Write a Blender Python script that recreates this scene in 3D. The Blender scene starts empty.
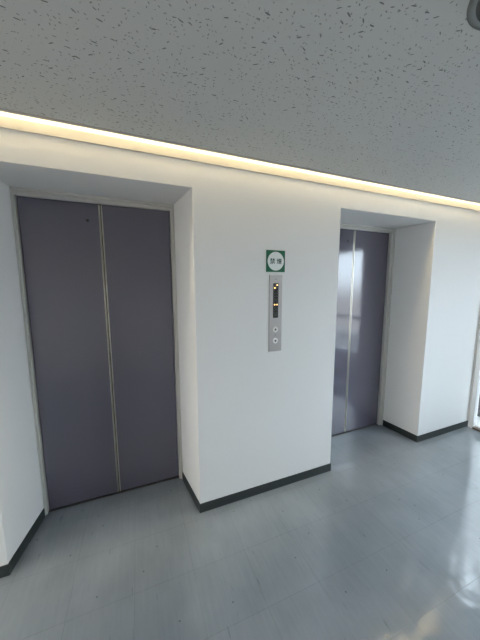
import bpy, bmesh, math
from mathutils import Vector, Matrix

S = bpy.context.scene
COL = S.collection

# ------------------------------------------------------------------ camera
cam_d = bpy.data.cameras.new('camera')
cam_d.sensor_fit = 'VERTICAL'
cam_d.sensor_height = 36.0
cam_d.sensor_width = 27.0
cam_d.lens = 14.647
cam_d.clip_start = 0.02
cam = bpy.data.objects.new('camera', cam_d)
COL.objects.link(cam)
RT = Vector((0.92930489, -0.36929372, -0.00381692))
UP = Vector((0.04942414, 0.11411731, 0.99223712))
FW = Vector((0.36599136, 0.92227945, -0.1243018))
M = Matrix((RT, UP, -FW)).transposed().to_4x4()
M.translation = Vector((0.9, -1.6185, 1.5521))
cam.matrix_world = M
S.camera = cam

# ------------------------------------------------------------------ view, sky, light
S.view_settings.view_transform = 'Standard'
S.view_settings.look = 'None'
S.view_settings.gamma = 1.0
S.view_settings.use_curve_mapping = False
S.view_settings.exposure = 0.0

SKY_STRENGTH = 11.2
SKY_COLOR = (0.77, 0.89, 1.0, 1)
COVE_STRENGTH = 34.0
COVE_COLOR = (1.0, 0.82, 0.52, 1)

w = bpy.data.worlds.new('sky')
S.world = w
w.use_nodes = True
nt = w.node_tree
nt.nodes.clear()
wo = nt.nodes.new('ShaderNodeOutputWorld')
bg = nt.nodes.new('ShaderNodeBackground')
tc = nt.nodes.new('ShaderNodeTexCoord')
sx = nt.nodes.new('ShaderNodeSeparateXYZ')
rp = nt.nodes.new('ShaderNodeValToRGB')
nt.links.new(tc.outputs['Generated'], sx.inputs[0])
mr = nt.nodes.new('ShaderNodeMapRange')
mr.inputs[1].default_value = -0.2
mr.inputs[2].default_value = 0.6
nt.links.new(sx.outputs[2], mr.inputs[0])
nt.links.new(mr.outputs[0], rp.inputs[0])
rp.color_ramp.elements[0].position = 0.2
rp.color_ramp.elements[0].color = (0.3, 0.31, 0.32, 1)
rp.color_ramp.elements[1].position = 0.3
rp.color_ramp.elements[1].color = SKY_COLOR
bg.inputs['Strength'].default_value = SKY_STRENGTH
nt.links.new(rp.outputs[0], bg.inputs['Color'])
nt.links.new(bg.outputs[0], wo.inputs[0])


# ------------------------------------------------------------------ materials


def nmat(name):
    m = bpy.data.materials.new(name)
    m.use_nodes = True
    b = m.node_tree.nodes['Principled BSDF']
    return m, m.node_tree, b


def simple(name, color, rough=0.5, metal=0.0, bump=0.0, bscale=200.0, emit=None, estr=0.0, spec=0.5, var=0.0, vscale=3.0):
    m, t, b = nmat(name)
    c = (*color, 1)
    b.inputs['Base Color'].default_value = c
    b.inputs['Roughness'].default_value = rough
    b.inputs['Metallic'].default_value = metal
    b.inputs['Specular IOR Level'].default_value = spec
    co = t.nodes.new('ShaderNodeTexCoord')
    if bump > 0:
        n = t.nodes.new('ShaderNodeTexNoise')
        n.inputs['Scale'].default_value = bscale
        n.inputs['Detail'].default_value = 3
        t.links.new(co.outputs['Object'], n.inputs['Vector'])
        bp = t.nodes.new('ShaderNodeBump')
        bp.inputs['Strength'].default_value = bump
        bp.inputs['Distance'].default_value = 0.001
        t.links.new(n.outputs['Fac'], bp.inputs['Height'])
        t.links.new(bp.outputs[0], b.inputs['Normal'])
    if var > 0:
        n2 = t.nodes.new('ShaderNodeTexNoise')
        n2.inputs['Scale'].default_value = vscale
        n2.inputs['Detail'].default_value = 4
        t.links.new(co.outputs['Object'], n2.inputs['Vector'])
        mx = t.nodes.new('ShaderNodeMix')
        mx.data_type = 'RGBA'
        mx.inputs[6].default_value = tuple(x * (1 - var) for x in color) + (1,)
        mx.inputs[7].default_value = tuple(min(1, x * (1 + var)) for x in color) + (1,)
        t.links.new(n2.outputs['Fac'], mx.inputs[0])
        t.links.new(mx.outputs[2], b.inputs['Base Color'])
    if emit:
        b.inputs['Emission Color'].default_value = (*emit, 1)
        b.inputs['Emission Strength'].default_value = estr
    return m


def mat_ceiling():
    m, t, b = nmat('mineral_fibre_tile')
    N, L = t.nodes, t.links
    co = N.new('ShaderNodeTexCoord')
    wob = N.new('ShaderNodeTexNoise')
    wob.inputs['Scale'].default_value = 60
    L.new(co.outputs['Object'], wob.inputs['Vector'])

    def fissures(scale, off, amin, amax, blen):
        """short randomly turned slits, one per voronoi cell"""
        mp = N.new('ShaderNodeMapping')
        mp.inputs['Location'].default_value = (off, off * 0.7, 0)
        mp.inputs['Scale'].default_value = (scale, scale, 0)
        L.new(co.outputs['Object'], mp.inputs[0])
        ad = N.new('ShaderNodeVectorMath')
        ad.operation = 'MULTIPLY_ADD'
        L.new(wob.outputs['Color'], ad.inputs[0])
        ad.inputs[1].default_value = (0.16, 0.16, 0)
        L.new(mp.outputs[0], ad.inputs[2])
        v = N.new('ShaderNodeTexVoronoi')
        v.voronoi_dimensions = '2D'
        v.inputs['Scale'].default_value = 1
        L.new(ad.outputs[0], v.inputs['Vector'])
        sub = N.new('ShaderNodeVectorMath')
        sub.operation = 'SUBTRACT'
        L.new(ad.outputs[0], sub.inputs[0])
        L.new(v.outputs['Position'], sub.inputs[1])
        sc = N.new('ShaderNodeSeparateColor')
        L.new(v.outputs['Color'], sc.inputs[0])
        an = N.new('ShaderNodeMapRange')
        an.inputs[3].default_value = amin
        an.inputs[4].default_value = amax
        L.new(sc.outputs[0], an.inputs[0])
        ro = N.new('ShaderNodeVectorRotate')
        ro.rotation_type = 'Z_AXIS'
        L.new(sub.outputs[0], ro.inputs['Vector'])
        L.new(an.outputs[0], ro.inputs['Angle'])
        sm = N.new('ShaderNodeVectorMath')
        sm.operation = 'MULTIPLY'
        sm.inputs[1].default_value = (1.0, blen, 0)
        L.new(ro.outputs[0], sm.inputs[0])
        ln = N.new('ShaderNodeVectorMath')
        ln.operation = 'LENGTH'
        L.new(sm.outputs[0], ln.inputs[0])
        sz = N.new('ShaderNodeMapRange')      # random half length, some cells empty
        sz.inputs[1].default_value = 0.5
        sz.inputs[3].default_value = 0.0
        sz.inputs[4].default_value = 0.40
        L.new(sc.outputs[1], sz.inputs[0])
        df = N.new('ShaderNodeMath')
        df.operation = 'SUBTRACT'
        L.new(sz.outputs[0], df.inputs[0])
        L.new(ln.outputs['Value'], df.inputs[1])
        st = N.new('ShaderNodeMapRange')
        st.inputs[1].default_value = 0.0
        st.inputs[2].default_value = 0.08
        L.new(df.outputs[0], st.inputs[0])
        return st.outputs[0]

    f1 = fissures(36, 0.0, -0.8, 0.8, 4.0)
    f2 = fissures(72, 3.3, -1.6, 1.6, 2.2)
    f2m = N.new('ShaderNodeMath')
    f2m.operation = 'MULTIPLY'
    f2m.inputs[1].default_value = 0.75
    L.new(f2, f2m.inputs[0])
    mxx = N.new('ShaderNodeMath')
    mxx.operation = 'MAXIMUM'
    L.new(f1, mxx.inputs[0])
    L.new(f2m.outputs[0], mxx.inputs[1])
    mx = N.new('ShaderNodeMix')
    mx.data_type = 'RGBA'
    mx.inputs[6].default_value = (0.585, 0.59, 0.57, 1)
    mx.inputs[7].default_value = (0.22, 0.22, 0.215, 1)  # shade inside the slits, painted as a darker colour
    L.new(mxx.outputs[0], mx.inputs[0])
    L.new(mx.outputs[2], b.inputs['Base Color'])
    b.inputs['Roughness'].default_value = 0.95
    b.inputs['Specular IOR Level'].default_value = 0.1
    bp = N.new('ShaderNodeBump')
    bp.invert = True
    bp.inputs['Strength'].default_value = 0.5
    bp.inputs['Distance'].default_value = 0.003
    L.new(mxx.outputs[0], bp.inputs['Height'])
    L.new(bp.outputs[0], b.inputs['Normal'])
    return m


def mat_floor():
    m, t, b = nmat('waxed_vinyl_tile')
    N, L = t.nodes, t.links
    co = N.new('ShaderNodeTexCoord')
    mp = N.new('ShaderNodeMapping')
    mp.inputs['Location'].default_value = (-0.212, 0.05, 0)
    L.new(co.outputs['Object'], mp.inputs[0])
    br = N.new('ShaderNodeTexBrick')
    br.offset = 0.0
    br.inputs['Scale'].default_value = 1.0
    br.inputs['Brick Width'].default_value = 0.303
    br.inputs['Row Height'].default_value = 0.303
    br.inputs['Mortar Size'].default_value = 0.0012
    br.inputs['Mortar Smooth'].default_value = 0.3
    br.inputs['Color1'].default_value = (0.246, 0.278, 0.312, 1)
    br.inputs['Color2'].default_value = (0.254, 0.286, 0.32, 1)
    br.inputs['Mortar'].default_value = (0.212, 0.234, 0.25, 1)
    L.new(mp.outputs[0], br.inputs['Vector'])
    # fine marbling, drawn out along the depth of the corridor
    ms = N.new('ShaderNodeMapping')
    ms.inputs['Scale'].default_value = (60, 5, 1)
    L.new(co.outputs['Object'], ms.inputs[0])
    ns = N.new('ShaderNodeTexNoise')
    ns.inputs['Scale'].default_value = 1
    ns.inputs['Detail'].default_value = 5
    ns.inputs['Roughness'].default_value = 0.65
    L.new(ms.outputs[0], ns.inputs['Vector'])
    nb = N.new('ShaderNodeTexNoise')
    nb.inputs['Scale'].default_value = 2.2
    nb.inputs['Detail'].default_value = 5
    L.new(co.outputs['Object'], nb.inputs['Vector'])
    r1 = N.new('ShaderNodeMapRange')
    r1.inputs[1].default_value = 0.3
    r1.inputs[2].default_value = 0.7
    r1.inputs[3].default_value = 0.95
    r1.inputs[4].default_value = 1.05
    L.new(ns.outputs['Fac'], r1.inputs[0])
    r2 = N.new('ShaderNodeMapRange')
    r2.inputs[1].default_value = 0.3
    r2.inputs[2].default_value = 0.7
    r2.inputs[3].default_value = 0.86
    r2.inputs[4].default_value = 1.12
    L.new(nb.outputs['Fac'], r2.inputs[0])
    mu = N.new('ShaderNodeMath')
    mu.operation = 'MULTIPLY'
    L.new(r1.outputs[0], mu.inputs[0])
    L.new(r2.outputs[0], mu.inputs[1])
    # dark scuffs: short worn streaks here and there
    mc = N.new('ShaderNodeMapping')
    mc.inputs['Scale'].default_value = (42, 7, 1)
    mc.inputs['Location'].default_value = (1.7, 4.1, 0)
    L.new(co.outputs['Object'], mc.inputs[0])
    nc = N.new('ShaderNodeTexNoise')
    nc.inputs['Scale'].default_value = 1
    nc.inputs['Detail'].default_value = 2
    L.new(mc.outputs[0], nc.inputs['Vector'])
    r3 = N.new('ShaderNodeMapRange')
    r3.inputs[1].default_value = 0.69
    r3.inputs[2].default_value = 0.76
    r3.inputs[3].default_value = 1.0
    r3.inputs[4].default_value = 0.78
    L.new(nc.outputs['Fac'], r3.inputs[0])
    mu2 = N.new('ShaderNodeMath')
    mu2.operation = 'MULTIPLY'
    L.new(mu.outputs[0], mu2.inputs[0])
    L.new(r3.outputs[0], mu2.inputs[1])
    # a few small dark specks trodden into the wax
    vs = N.new('ShaderNodeTexVoronoi')
    vs.voronoi_dimensions = '2D'
    vs.inputs['Scale'].default_value = 3.4
    L.new(co.outputs['Object'], vs.inputs['Vector'])
    r5 = N.new('ShaderNodeMapRange')
    r5.inputs[1].default_value = 0.010
    r5.inputs[2].default_value = 0.018
    r5.inputs[3].default_value = 0.5
    r5.inputs[4].default_value = 1.0
    L.new(vs.outputs['Distance'], r5.inputs[0])
    mu3 = N.new('ShaderNodeMath')
    mu3.operation = 'MULTIPLY'
    L.new(mu2.outputs[0], mu3.inputs[0])
    L.new(r5.outputs[0], mu3.inputs[1])
    mu2 = mu3
    vm = N.new('ShaderNodeVectorMath')
    vm.operation = 'SCALE'
    L.new(br.outputs['Color'], vm.inputs[0])
    L.new(mu2.outputs[0], vm.inputs['Scale'])
    L.new(vm.outputs[0], b.inputs['Base Color'])
    # worn wax: patchy gloss
    r4 = N.new('ShaderNodeMapRange')
    r4.inputs[1].default_value = 0.3
    r4.inputs[2].default_value = 0.7
    r4.inputs[3].default_value = 0.07
    r4.inputs[4].default_value = 0.19
    L.new(nb.outputs['Fac'], r4.inputs[0])
    L.new(r4.outputs[0], b.inputs['Roughness'])
    b.inputs['Specular IOR Level'].default_value = 0.85
    # uneven tiles
    nw = N.new('ShaderNodeTexNoise')
    nw.inputs['Scale'].default_value = 6
    nw.inputs['Detail'].default_value = 2
    L.new(co.outputs['Object'], nw.inputs['Vector'])
    bp = N.new('ShaderNodeBump')
    bp.inputs['Strength'].default_value = 0.35
    bp.inputs['Distance'].default_value = 0.01
    L.new(nw.outputs['Fac'], bp.inputs['Height'])
    bp2 = N.new('ShaderNodeBump')
    bp2.invert = True
    bp2.inputs['Strength'].default_value = 0.5
    bp2.inputs['Distance'].default_value = 0.001
    L.new(br.outputs['Fac'], bp2.inputs['Height'])
    L.new(bp.outputs[0], bp2.inputs['Normal'])
    L.new(bp2.outputs[0], b.inputs['Normal'])
    return m


def mat_door():
    """satin painted steel: faint waviness so that reflections run soft"""
    m, t, b = nmat('grey_violet_steel')
    N, L = t.nodes, t.links
    co = N.new('ShaderNodeTexCoord')
    n = N.new('ShaderNodeTexNoise')
    n.inputs['Scale'].default_value = 2.5
    n.inputs['Detail'].default_value = 2
    L.new(co.outputs['Object'], n.inputs['Vector'])
    bp = N.new('ShaderNodeBump')
    bp.inputs['Strength'].default_value = 0.10
    bp.inputs['Distance'].default_value = 0.01
    L.new(n.outputs['Fac'], bp.inputs['Height'])
    L.new(bp.outputs[0], b.inputs['Normal'])
    n2 = N.new('ShaderNodeTexNoise')
    n2.inputs['Scale'].default_value = 9
    n2.inputs['Detail'].default_value = 6
    L.new(co.outputs['Object'], n2.inputs['Vector'])
    r = N.new('ShaderNodeMapRange')
    r.inputs[3].default_value = 0.08
    r.inputs[4].default_value = 0.15
    L.new(n2.outputs['Fac'], r.inputs[0])
    L.new(r.outputs[0], b.inputs['Roughness'])
    b.inputs['Base Color'].default_value = (0.120, 0.112, 0.152, 1)
    b.inputs['Metallic'].default_value = 0.0
    b.inputs['Specular IOR Level'].default_value = 0.95
    return m


def mat_glass(name, tint):
    m = bpy.data.materials.new(name)
    m.use_nodes = True
    t = m.node_tree
    t.nodes.clear()
    o = t.nodes.new('ShaderNodeOutputMaterial')
    tr = t.nodes.new('ShaderNodeBsdfTransparent')
    tr.inputs[0].default_value = tint
    gl = t.nodes.new('ShaderNodeBsdfGlossy')
    gl.inputs['Roughness'].default_value = 0.02
    fr = t.nodes.new('ShaderNodeFresnel')
    fr.inputs[0].default_value = 1.45
    mx = t.nodes.new('ShaderNodeMixShader')
    ge = t.nodes.new('ShaderNodeNewGeometry')
    fc = t.nodes.new('ShaderNodeMath')      # thin pane: the outer face of each side reflects
    fc.operation = 'MULTIPLY_ADD'
    t.links.new(ge.outputs['Backfacing'], fc.inputs[0])
    fc.inputs[1].default_value = -1.0
    fc.inputs[2].default_value = 1.0
    f2 = t.nodes.new('ShaderNodeMath')
    f2.operation = 'MULTIPLY'
    t.links.new(fr.outputs[0], f2.inputs[0])
    t.links.new(fc.outputs[0], f2.inputs[1])
    t.links.new(f2.outputs[0], mx.inputs[0])
    t.links.new(tr.outputs[0], mx.inputs[1])
    t.links.new(gl.outputs[0], mx.inputs[2])
    t.links.new(mx.outputs[0], o.inputs[0])
    return m


def mat_brushed():
    m, t, b = nmat('brushed_steel')
    N, L = t.nodes, t.links
    co = N.new('ShaderNodeTexCoord')
    mp = N.new('ShaderNodeMapping')
    mp.inputs['Scale'].default_value = (900, 900, 20)
    L.new(co.outputs['Object'], mp.inputs[0])
    n = N.new('ShaderNodeTexNoise')
    n.inputs['Scale'].default_value = 1
    L.new(mp.outputs[0], n.inputs['Vector'])
    r = N.new('ShaderNodeMapRange')
    r.inputs[3].default_value = 0.32
    r.inputs[4].default_value = 0.5
    L.new(n.outputs['Fac'], r.inputs[0])
    L.new(r.outputs[0], b.inputs['Roughness'])
    b.inputs['Base Color'].default_value = (0.44, 0.41, 0.395, 1)
    b.inputs['Metallic'].default_value = 0.85
    return m


def mat_stucco():
    m, t, b = nmat('grey_stucco')
    N, L = t.nodes, t.links
    co = N.new('ShaderNodeTexCoord')
    n = N.new('ShaderNodeTexNoise')
    n.inputs['Scale'].default_value = 45
    n.inputs['Detail'].default_value = 5
    L.new(co.outputs['Object'], n.inputs['Vector'])
    cr = N.new('ShaderNodeValToRGB')
    cr.color_ramp.elements[0].position = 0.35
    cr.color_ramp.elements[0].color = (0.06, 0.06, 0.06, 1)
    cr.color_ramp.elements[1].position = 0.65
    cr.color_ramp.elements[1].color = (0.17, 0.17, 0.17, 1)
    L.new(n.outputs['Fac'], cr.inputs[0])
    L.new(cr.outputs[0], b.inputs['Base Color'])
    bp = N.new('ShaderNodeBump')
    bp.inputs['Strength'].default_value = 0.8
    bp.inputs['Distance'].default_value = 0.01
    L.new(n.outputs['Fac'], bp.inputs['Height'])
    L.new(bp.outputs[0], b.inputs['Normal'])
    b.inputs['Roughness'].default_value = 0.9
    return m


W = simple('white_wall_paint', (0.80, 0.80, 0.79), 0.6, bump=0.12, bscale=260, spec=0.3)
CEIL = mat_ceiling()
FLOOR = mat_floor()
DOOR = mat_door()
GLASS = mat_glass('window_glass', (0.97, 0.98, 0.98, 1))
WARMGLASS = mat_glass('light_warming_glass', (0.95, 0.885, 0.82, 1))   # tint added to warm the left light; two faces per pane
STEEL = mat_brushed()
STUCCO = mat_stucco()
BASE = simple('dark_green_grey_rubber', (0.027, 0.036, 0.037), 0.45, bump=0.05)
FRAME = simple('painted_steel_frame', (0.60, 0.59, 0.555), 0.35, var=0.015, vscale=8)
TRIMW = simple('cream_painted_trim', (0.82, 0.80, 0.74), 0.5)
LEDGE = simple('cream_wood_moulding', (0.56, 0.53, 0.46), 0.5)
ALU = simple('grey_aluminium_edge', (0.40, 0.40, 0.38), 0.5, metal=0.1)
STRIP = simple('brass_toned_steel', (0.58, 0.55, 0.49), 0.33, metal=0.9)
DARK = simple('black_gap', (0.01, 0.01, 0.01), 0.7)
SILL = simple('worn_sill_metal', (0.12, 0.115, 0.11), 0.45, metal=0.6, var=0.2, vscale=30)
WHITEF = simple('white_window_frame', (0.78, 0.80, 0.81), 0.35)
BROWN = simple('bronze_threshold', (0.16, 0.13, 0.11), 0.45, metal=0.3)
GREEN = simple('sign_green', (0.004, 0.125, 0.06), 0.35)
SIGNW = simple('sign_white', (0.82, 0.86, 0.84), 0.35)
INK = simple('sign_dark_green_ink', (0.006, 0.06, 0.04), 0.4)
BLACKP = simple('black_indicator_window', (0.012, 0.012, 0.012), 0.12)
DIM = simple('unlit_indicator', (0.05, 0.05, 0.048), 0.3)
AMBER = simple('amber_lamp', (0.8, 0.5, 0.2), 0.4, emit=(1.0, 0.58, 0.22), estr=2.2)
BTN = simple('pale_button_ring', (0.78, 0.77, 0.74), 0.35)
BTNC = simple('dark_button_mark', (0.06, 0.055, 0.05), 0.4)
RINGM = simple('grey_downlight_ring', (0.17, 0.18, 0.18), 0.55)
CONE = simple('dark_reflector', (0.012, 0.013, 0.010), 0.45)
BULB = simple('unlit_bulb', (0.04, 0.04, 0.032), 0.3)
CONC = simple('pale_concrete', (0.42, 0.42, 0.41), 0.85, var=0.12, vscale=5)
m_l, t_l, b_l = nmat('warm_light_diffuser')
b_l.inputs['Base Color'].default_value = (0.9, 0.88, 0.8, 1)
b_l.inputs['Emission Color'].default_value = COVE_COLOR
b_l.inputs['Emission Strength'].default_value = COVE_STRENGTH

# ------------------------------------------------------------------ mesh helpers


def box(bm, x0, x1, y0, y1, z0, z1):
    v = [bm.verts.new((x, y, z)) for z in (z0, z1) for (x, y) in ((x0, y0), (x1, y0), (x1, y1), (x0, y1))]
    for f in ((3, 2, 1, 0), (4, 5, 6, 7), (0, 1, 5, 4), (1, 2, 6, 5), (2, 3, 7, 6), (3, 0, 4, 7)):
        bm.faces.new([v[i] for i in f])


def prism(bm, pts, z0, z1):
    a = [bm.verts.new((x, y, z0)) for x, y in pts]
    b = [bm.verts.new((x, y, z1)) for x, y in pts]
    n = len(pts)
    bm.faces.new(a[::-1])
    bm.faces.new(b)
    for i in range(n):
        j = (i + 1) % n
        bm.faces.new((a[i], a[j], b[j], b[i]))


def lathe(bm, prof, n=48, axis='z', c=(0, 0, 0)):
    """revolve (radius, height) pairs about z, or about -y for things on the wall"""
    rings = []
    for r, h in prof:
        ring = []
        for k in range(n):
            a = 2 * math.pi * k / n
            if axis == 'z':
                p = (c[0] + r * math.cos(a), c[1] + r * math.sin(a), c[2] + h)
            else:
                p = (c[0] + r * math.cos(a), c[1] - h, c[2] + r * math.sin(a))
            ring.append(bm.verts.new(p))
        rings.append(ring)
    for i in range(len(rings) - 1):
        for k in range(n):
            j = (k + 1) % n
            bm.faces.new((rings[i][k], rings[i][j], rings[i + 1][j], rings[i + 1][k]))
    return rings


def obj(name, bm, mat, parent=None, bevel=0.0, loc=None, smooth=False):
    bmesh.ops.recalc_face_normals(bm, faces=bm.faces)
    me = bpy.data.meshes.new(name)
    bm.to_mesh(me)
    bm.free()
    me.materials.append(mat)
    if smooth:
        for p in me.polygons:
            p.use_smooth = True
    o = bpy.data.objects.new(name, me)
    COL.objects.link(o)
    if parent:
        o.parent = parent
    if loc:
        o.location = loc
    if bevel:
        b = o.modifiers.new('bevel', 'BEVEL')
        b.width = bevel
        b.segments = 2
        b.limit_method = 'ANGLE'
    return o


def struct(name, bm, mat, bevel=0.0, parent=None):
    o = obj(name, bm, mat, parent, bevel)
    if parent is None:
        o['kind'] = 'structure'
    return o


def thing(name, label, cat, loc=(0, 0, 0), group=None):
    o = bpy.data.objects.new(name, None)
    o.empty_display_size = 0.1
    COL.objects.link(o)
    o.location = loc
    o['label'] = label
    o['category'] = cat
    o['kind'] = 'thing'
    if group:
        o['group'] = group
    return o


def B(*a):
    bm = bmesh.new()
    box(bm, *a)
    return bm


# ------------------------------------------------------------------ room shell
XL, XR = -2.30, 4.278          # corridor ends
YB = -2.42                     # wall behind the camera
ZC = 2.325                      # ceiling
ZS = 2.141                     # soffit of the lift recesses
ZT = 2.76                      # top of the wall, above the ceiling
YD = 0.404                     # front of the lift doors
YJ = 0.362                     # front of the lift door frames
# recess footprints: (front x left, back x left, back x right, front x right)
REC1 = (0.180, 0.243, 1.182, 1.241)
REC2 = (2.361, 2.418, 3.418, 3.453)

struct('floor', B(XL - .15, XR + .0, YB - .1, 0.62, -0.10, 0.0), FLOOR)

bm = bmesh.new()
prism(bm, [(XL - .15, 0), (REC1[0], 0), (REC1[1], YJ), (REC1[1], .62), (XL - .15, .62)], 0, ZS)
prism(bm, [(REC1[3], 0), (REC2[0], 0), (REC2[1], YJ), (REC2[1], .62), (REC1[2], .62), (REC1[2], YJ)], 0, ZS)
prism(bm, [(REC2[3], 0), (XR, 0), (XR, .62), (REC2[2], .62), (REC2[2], YJ)], 0, ZS)
box(bm, XL - .15, XR, 0, .62, ZS, ZT)
box(bm, REC1[1], REC1[2], .47, .62, 0, ZS)
box(bm, REC2[1], REC2[2], .47, .62, 0, ZS)
struct('wall_front', bm, W)

struct('wall_back', B(XL - .15, XR + .15, YB - .12, YB, 0, ZT), W)

# ceiling with the light slot along the lift wall
GAP = 0.074
DLX, DLY, DLR = 1.885, -1.195, 0.1225     # round cut-out for the downlight
bm = bmesh.new()
q = 0.16


def sq(a):
    c, n = math.cos(a), math.sin(a)
    k = q / max(abs(c), abs(n))
    return DLX + c * k, DLY + n * k


for zz in (ZC, ZC + .05):
    rects = ((XL, DLX - q, YB, -GAP - .022), (DLX + q, XR, YB, -GAP - .022),
             (DLX - q, DLX + q, YB, DLY - q), (DLX - q, DLX + q, DLY + q, -GAP - .022))
    for x0, x1, y0, y1 in rects:
        bm.faces.new([bm.verts.new((x, y, zz)) for x, y in ((x0, y0), (x1, y0), (x1, y1), (x0, y1))])
    for i in range(64):
        a, c = 2 * math.pi * i / 64, 2 * math.pi * (i + 1) / 64
        p = [(DLX + DLR * math.cos(a), DLY + DLR * math.sin(a)), (DLX + DLR * math.cos(c), DLY + DLR * math.sin(c)), sq(c), sq(a)]
        bm.faces.new([bm.verts.new((x, y, zz)) for x, y in p])
bmesh.ops.remove_doubles(bm, verts=bm.verts, dist=1e-5)
struct('ceiling', bm, CEIL)
bm = bmesh.new()
box(bm, XL, XR, -GAP - 0.022, -GAP, ZC - 0.003, ZC + 0.02)
struct('trim_1', bm, ALU, 0.002)
struct('trim_3', B(XL, XR, -GAP - 0.022, -GAP, ZC + .02, ZT - .05), W)
bm = bmesh.new()
box(bm, XL, XR, YB, 0.0, ZT - 0.05, ZT)
struct('ceiling_slab', bm, CONC)
# ledge moulding on the wall under the slot
struct('trim_2', B(XL, XR, -0.006, 0, 2.287, 2.337), LEDGE, 0.002)


def skirting(name, pts, nrm):
    """rubber skirting along a run of wall points; nrm points into the room"""
    t = 0.006
    off = []
    for i, p in enumerate(pts):
        ns = []
        if i > 0:
            ns.append(nrm[i - 1])
        if i < len(pts) - 1:
            ns.append(nrm[i])
        n = sum((Vector(q) for q in ns), Vector((0, 0)))
        n = n / max(1e-6, n.length_squared) * len(ns)
        if len(ns) == 2:
            a = Vector(ns[0])
            n = n.normalized()
            n = n / max(.3, n.dot(a))
        off.append((p[0] + n[0] * t, p[1] + n[1] * t))
    bm = bmesh.new()
    prism(bm, list(pts) + off[::-1], 0.0, 0.067)
    struct(name, bm, BASE, 0.0015)


def nr(a, b, s):
    d = Vector((b[0] - a[0], b[1] - a[1])).normalized()
    return (d[1] * s, -d[0] * s)


P = [(XL, 0), (REC1[0], 0), (REC1[1], YJ)]
skirting('baseboard_left', P, [nr(P[i], P[i + 1], 1) for i in range(2)])
P = [(REC1[2], YJ), (REC1[3], 0), (REC2[0], 0), (REC2[1], YJ)]
skirting('baseboard_front', P, [nr(P[i], P[i + 1], 1) for i in range(3)])
P = [(REC2[2], YJ), (REC2[3], 0), (XR, 0)]
skirting('baseboard_right', P, [nr(P[i], P[i + 1], 1) for i in range(2)])

# right end: glazed screen onto a balcony
WT = 0.16
Y0, Y1 = -0.020, -2.30         # screen from the lift wall to near the back wall
ZH = 2.17                      # head of the glazing
bm = bmesh.new()
box(bm, XR, XR + WT, YB, 0.62, ZH, ZT)
box(bm, XR, XR + WT, YB, Y1, 0, ZH)
box(bm, XR, XR + WT, Y0 + .012, 0.62, 0, ZH)
struct('wall_right', bm, W)
bm = bmesh.new()
fx0, fx1 = XR - 0.012, XR + 0.03
ST = 0.038
MUL = (-0.74, -1.52)
box(bm, fx0, fx1, Y0 - ST, Y0, 0, ZH)
box(bm, fx0, fx1, Y1, Y1 + ST, 0, ZH)
for y in MUL:
    box(bm, fx0, fx1, y - ST / 2, y + ST / 2, 0.02, ZH)
box(bm, fx0, fx1, Y1 + ST, Y0 - ST, ZH - .04, ZH)
segs = [(Y0 - ST, MUL[0] + ST / 2), (MUL[0] - ST / 2, MUL[1] + ST / 2), (MUL[1] - ST / 2, Y1 + ST)]
for i, (a, c) in enumerate(segs):
    if i:
        box(bm, fx0, fx1, c, a, 1.02, 1.07)
        box(bm, fx0, fx1, c, a, 0.42, 0.47)
win = struct('window_1', bm, WHITEF, 0.003)
struct('threshold', B(fx0 - .01, fx1, Y1 + ST, Y0 - ST, 0, .022), BROWN, 0.002, parent=win)
for i, (a, c) in enumerate(segs):
    zz = [(.022, ZH - .04)] if i == 0 else [(.47, 1.02), (1.07, ZH - .04)]
    for z0, z1 in zz:
        struct('window_pane', B(XR + .010, XR + .016, c, a, z0, z1), GLASS, parent=win)
    if i:
        struct('window_sill', B(fx1, fx1 + .12, c, a, .44, .47), WHITEF, parent=win)
        struct('lower_panel', B(XR + .005, XR + .025, c, a, .022, .42), WHITEF, parent=win)
# balcony outside
struct('balcony_floor', B(XR + WT, XR + 1.6, -3.2, 1.2, -.12, -.02), CONC)
struct('balcony_parapet', B(XR + 1.45, XR + 1.6, -3.2, 1.2, -.02, .46), CONC)
struct('sky_blocking_pier', B(XR + .42, XR + .72, -1.08, -0.12, -.02, 2.7), STUCCO)  # out of view, added to block sky light from the first bay
struct('reflection_dimming_wall', B(XR + 1.25, XR + 1.40, -0.10, 1.60, -.02, 2.9), W)  # added outside to tone down the sky reflected in the floor
struct('balcony_low_wall', B(XR + .42, XR + .56, -0.12, 1.20, -.02, .34), STUCCO)

# left end: wall, and an unseen window added for light from this side
bm = bmesh.new()
box(bm, XL - WT, XL, YB, 0.0, 0, .75)
box(bm, XL - WT, XL, YB, 0.0, 2.2, ZT)
box(bm, XL - WT, XL, YB, -2.2, .75, 2.2)
box(bm, XL - WT, XL, -0.2, 0.0, .75, 2.2)
struct('wall_left', bm, W)
bm = bmesh.new()
for (a, c, z0, z1) in ((-2.2, -2.16, .75, 2.2), (-.24, -.2, .75, 2.2), (-1.22, -1.18, .79, 2.16), (-2.16, -.24, .75, .79), (-2.16, -.24, 2.16, 2.2)):
    box(bm, XL - .08, XL - .03, a, c, z0, z1)
light_win = struct('added_light_window', bm, WHITEF, 0.003)
struct('window_pane', B(XL - .058, XL - .052, -2.16, -1.22, .79, 2.16), WARMGLASS, parent=light_win)
struct('window_pane', B(XL - .058, XL - .052, -1.18, -.24, .79, 2.16), WARMGLASS, parent=light_win)

# ------------------------------------------------------------------ lift doors


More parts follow.
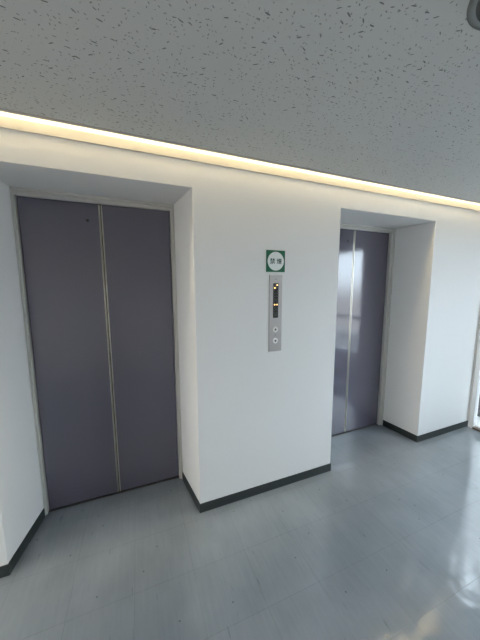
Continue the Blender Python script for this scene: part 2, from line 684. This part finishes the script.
def elevator(label, cx, half, rec):
    xl, xr = cx - half, cx + half
    HD = 2.10
    e = thing('elevator', label, 'elevator door', (cx, YD, 0), 'elevator doors in the wall recesses')

    def L(bm):
        bmesh.ops.translate(bm, verts=bm.verts, vec=(-cx, -YD, 0))
        return bm
    # frame: two jambs and a header
    fr = bmesh.new()
    ja, jb = rec[1] + .0015, rec[2] - .0015
    ml, mr_, mz = (ja + xl) / 2 - .003, (jb + xr) / 2 + .003, (HD + ZS) / 2 + .003
    box(fr, ja, ml, YJ, .468, 0.001, ZS - .001)
    box(fr, ml, xl, YJ + .014, .468, 0.001, ZS - .001)
    box(fr, mr_, jb, YJ, .468, 0.001, ZS - .001)
    box(fr, xr, mr_, YJ + .014, .468, 0.001, ZS - .001)
    box(fr, ml, mr_, YJ, .399, mz, ZS - .001)
    box(fr, xl, xr, YJ + .014, .399, HD, mz)
    obj('door_frame', L(fr), FRAME, e, 0.003)
    # sill with its guide groove
    si = bmesh.new()
    box(si, xl, xr, YD - .008, YD - .003, 0.0005, .004)
    box(si, xl, xr, YD + .012, .466, 0.0005, .004)
    box(si, xl, xr, YD - .003, YD + .012, 0.0005, .002)
    obj('sill', L(si), SILL, e)
    for s in (-1, 1):
        a, c = (xl + .004, cx - .0045) if s < 0 else (cx + .0045, xr - .004)
        p = bmesh.new()
        box(p, a, c, YD, YD + .035, .010, HD + .015)
        pan = obj('door_panel', L(p), DOOR, e, 0.002)
        q = bmesh.new()
        if s < 0:
            box(q, c - .007, c + .0008, YD - .0025, YD + .03, .012, HD - .004)
        else:
            box(q, a - .0008, a + .007, YD - .0025, YD + .03, .012, HD - .004)
        obj('edge_strip', L(q), STRIP, pan, 0.0008)
        if s < 0:
            k = bmesh.new()
            lathe(k, [(0.0, .003), (.0045, .003), (.008, .0025), (.009, 0.0), (.009, -.004)], 24, 'y', (cx - .079, YD, 1.993))
            obj('key_hole', L(k), DARK, pan)
    # black box stands in for the dark behind the leaves, seen in their slit
    d = bmesh.new()
    box(d, xl + .002, xr - .002, YD + .040, .466, .004, HD + .02)
    obj('slit_dark_box', L(d), DARK, e)
    return e


elevator('wide grey-violet elevator double door in the left recess, its left side near the photo edge',
         0.7065, 0.4495, REC1)
elevator('grey-violet elevator double door in the right recess, reflecting a bright window',
         2.9065, 0.4685, REC2)

# ------------------------------------------------------------------ no smoking sign
SX, SZ = 1.8085, 1.7305
sg = thing('no_smoking_sign', 'square green sign with white circle and two dark characters above the call panel', 'sign', (SX, 0, SZ))
obj('sign_board', B(-.0735, .0735, -.004, 0, -.0735, .0735), GREEN, sg, 0.001)
k = bmesh.new()
r = lathe(k, [(.0635, .0041), (.0635, .0048)], 64, 'y')
k.faces.new(r[1])
obj('white_disc', k, SIGNW, sg)
fc = bpy.data.curves.new('characters', 'FONT')
fc.body = '禁 煙'
fc.size = 0.041
fc.align_x = 'CENTER'
fc.align_y = 'CENTER'
fc.extrude = 0.0003
fc.offset = 0.0005
fo = bpy.data.objects.new('characters_source', fc)
COL.objects.link(fo)
dg = bpy.context.evaluated_depsgraph_get()
me = bpy.data.meshes.new_from_object(fo.evaluated_get(dg))
bpy.data.objects.remove(fo)
me.name = 'characters'
me.materials.clear()
me.materials.append(INK)
zs = [v.co.y for v in me.vertices]
xs = [v.co.x for v in me.vertices]
if zs:
    my, mxx = (min(zs) + max(zs)) / 2, (min(xs) + max(xs)) / 2
    for v in me.vertices:
        v.co.y -= my
        v.co.x -= mxx
ch = bpy.data.objects.new('characters', me)
COL.objects.link(ch)
ch.parent = sg
ch.rotation_euler = (math.radians(90), 0, 0)
ch.location = (0, -.0052, 0.0)

# ------------------------------------------------------------------ call panel
PX = 1.811
cp = thing('elevator_call_panel', 'tall narrow brushed steel elevator call panel with black floor display and two buttons', 'call panel', (PX, 0, 1.095))
obj('face_plate', B(-.051, .051, -.006, 0, 0, .540), STEEL, cp, 0.0015)
dp = obj('floor_display', B(-.021, .021, -.0075, -.0055, .243, .484), BLACKP, cp, 0.0006)
lit = {(1, 0): 1, (0, 1): 1, (0, 7): 1, (1, 7): 1}
for row in range(12):
    for c in range(2):
        x = -.0095 if c == 0 else .0095
        z = .472 - row * .0195
        on = (c, row) in lit
        hw, hh = (.0052, .0046) if on else (.0052, .0050)
        k = B(x - hw, x + hw, -.0086, -.0072, z - hh, z + hh)
        lm = obj('indicator_lamp', k, AMBER if on else DIM, dp)
        if on:
            lm['label'] = 'lit amber indicator lamp'
for z, up in ((.1575, True), (.0765, False)):
    k = bmesh.new()
    lathe(k, [(.0205, .0055), (.0205, .0085), (.019, .0100), (.0095, .0100), (.0088, .0080), (0.0001, .0080)], 40, 'y', (0, 0, z))
    bt = obj('call_button', k, BTN, cp, smooth=False)
    s = 1 if up else -1
    k = bmesh.new()
    a = [(-.0085, -.006 * s), (.0085, -.006 * s), (0.002, .0085 * s), (-.002, .0085 * s)]
    f = [k.verts.new((x, -.0081, z + dz)) for x, dz in a]
    g = [k.verts.new((x, -.0103, z + dz)) for x, dz in a]
    k.faces.new(f)
    k.faces.new(g[::-1])
    for i in range(4):
        j = (i + 1) % 4
        k.faces.new((f[i], f[j], g[j], g[i]))
    obj('arrow_mark', k, BTNC, bt)
for z in (.5125, .119):
    k = bmesh.new()
    lathe(k, [(.0035, .0055), (.003, .0072), (.0001, .0075)], 16, 'y', (0, 0, z))
    obj('screw', k, BTNC, cp)

# ------------------------------------------------------------------ cove light in the ceiling slot
cl = thing('strip_light', 'warm white linear light glowing in the slot between ceiling and wall', 'light', (0, -.046, 2.53))
obj('light_housing', B(XL + .02, XR - .02, -.018, .018, .012, .045), TRIMW, cl)
obj('light_diffuser', B(XL + .03, XR - .03, -.015, .015, 0.0, .012), m_l, cl)

# ------------------------------------------------------------------ downlight
dl = thing('ceiling_downlight', 'round dark unlit recessed downlight with a grey ring in the speckled ceiling corner', 'light', (1.885, -1.195, ZC))
k = bmesh.new()
lathe(k, [(.121, .012), (.121, -.004), (.126, -.008), (.134, -.007), (.141, -.001), (.141, .001)], 64)
obj('trim_ring', k, RINGM, dl, smooth=True)
k = bmesh.new()
lathe(k, [(.121, -.0035), (.100, .025), (.075, .085), (.060, .110), (.0001, .112)], 64)
obj('reflector', k, CONE, dl, smooth=True)
k = bmesh.new()
lathe(k, [(.0001, .045), (.022, .047), (.036, .058), (.040, .075), (.028, .110)], 40)
obj('bulb', k, BULB, dl, smooth=True)
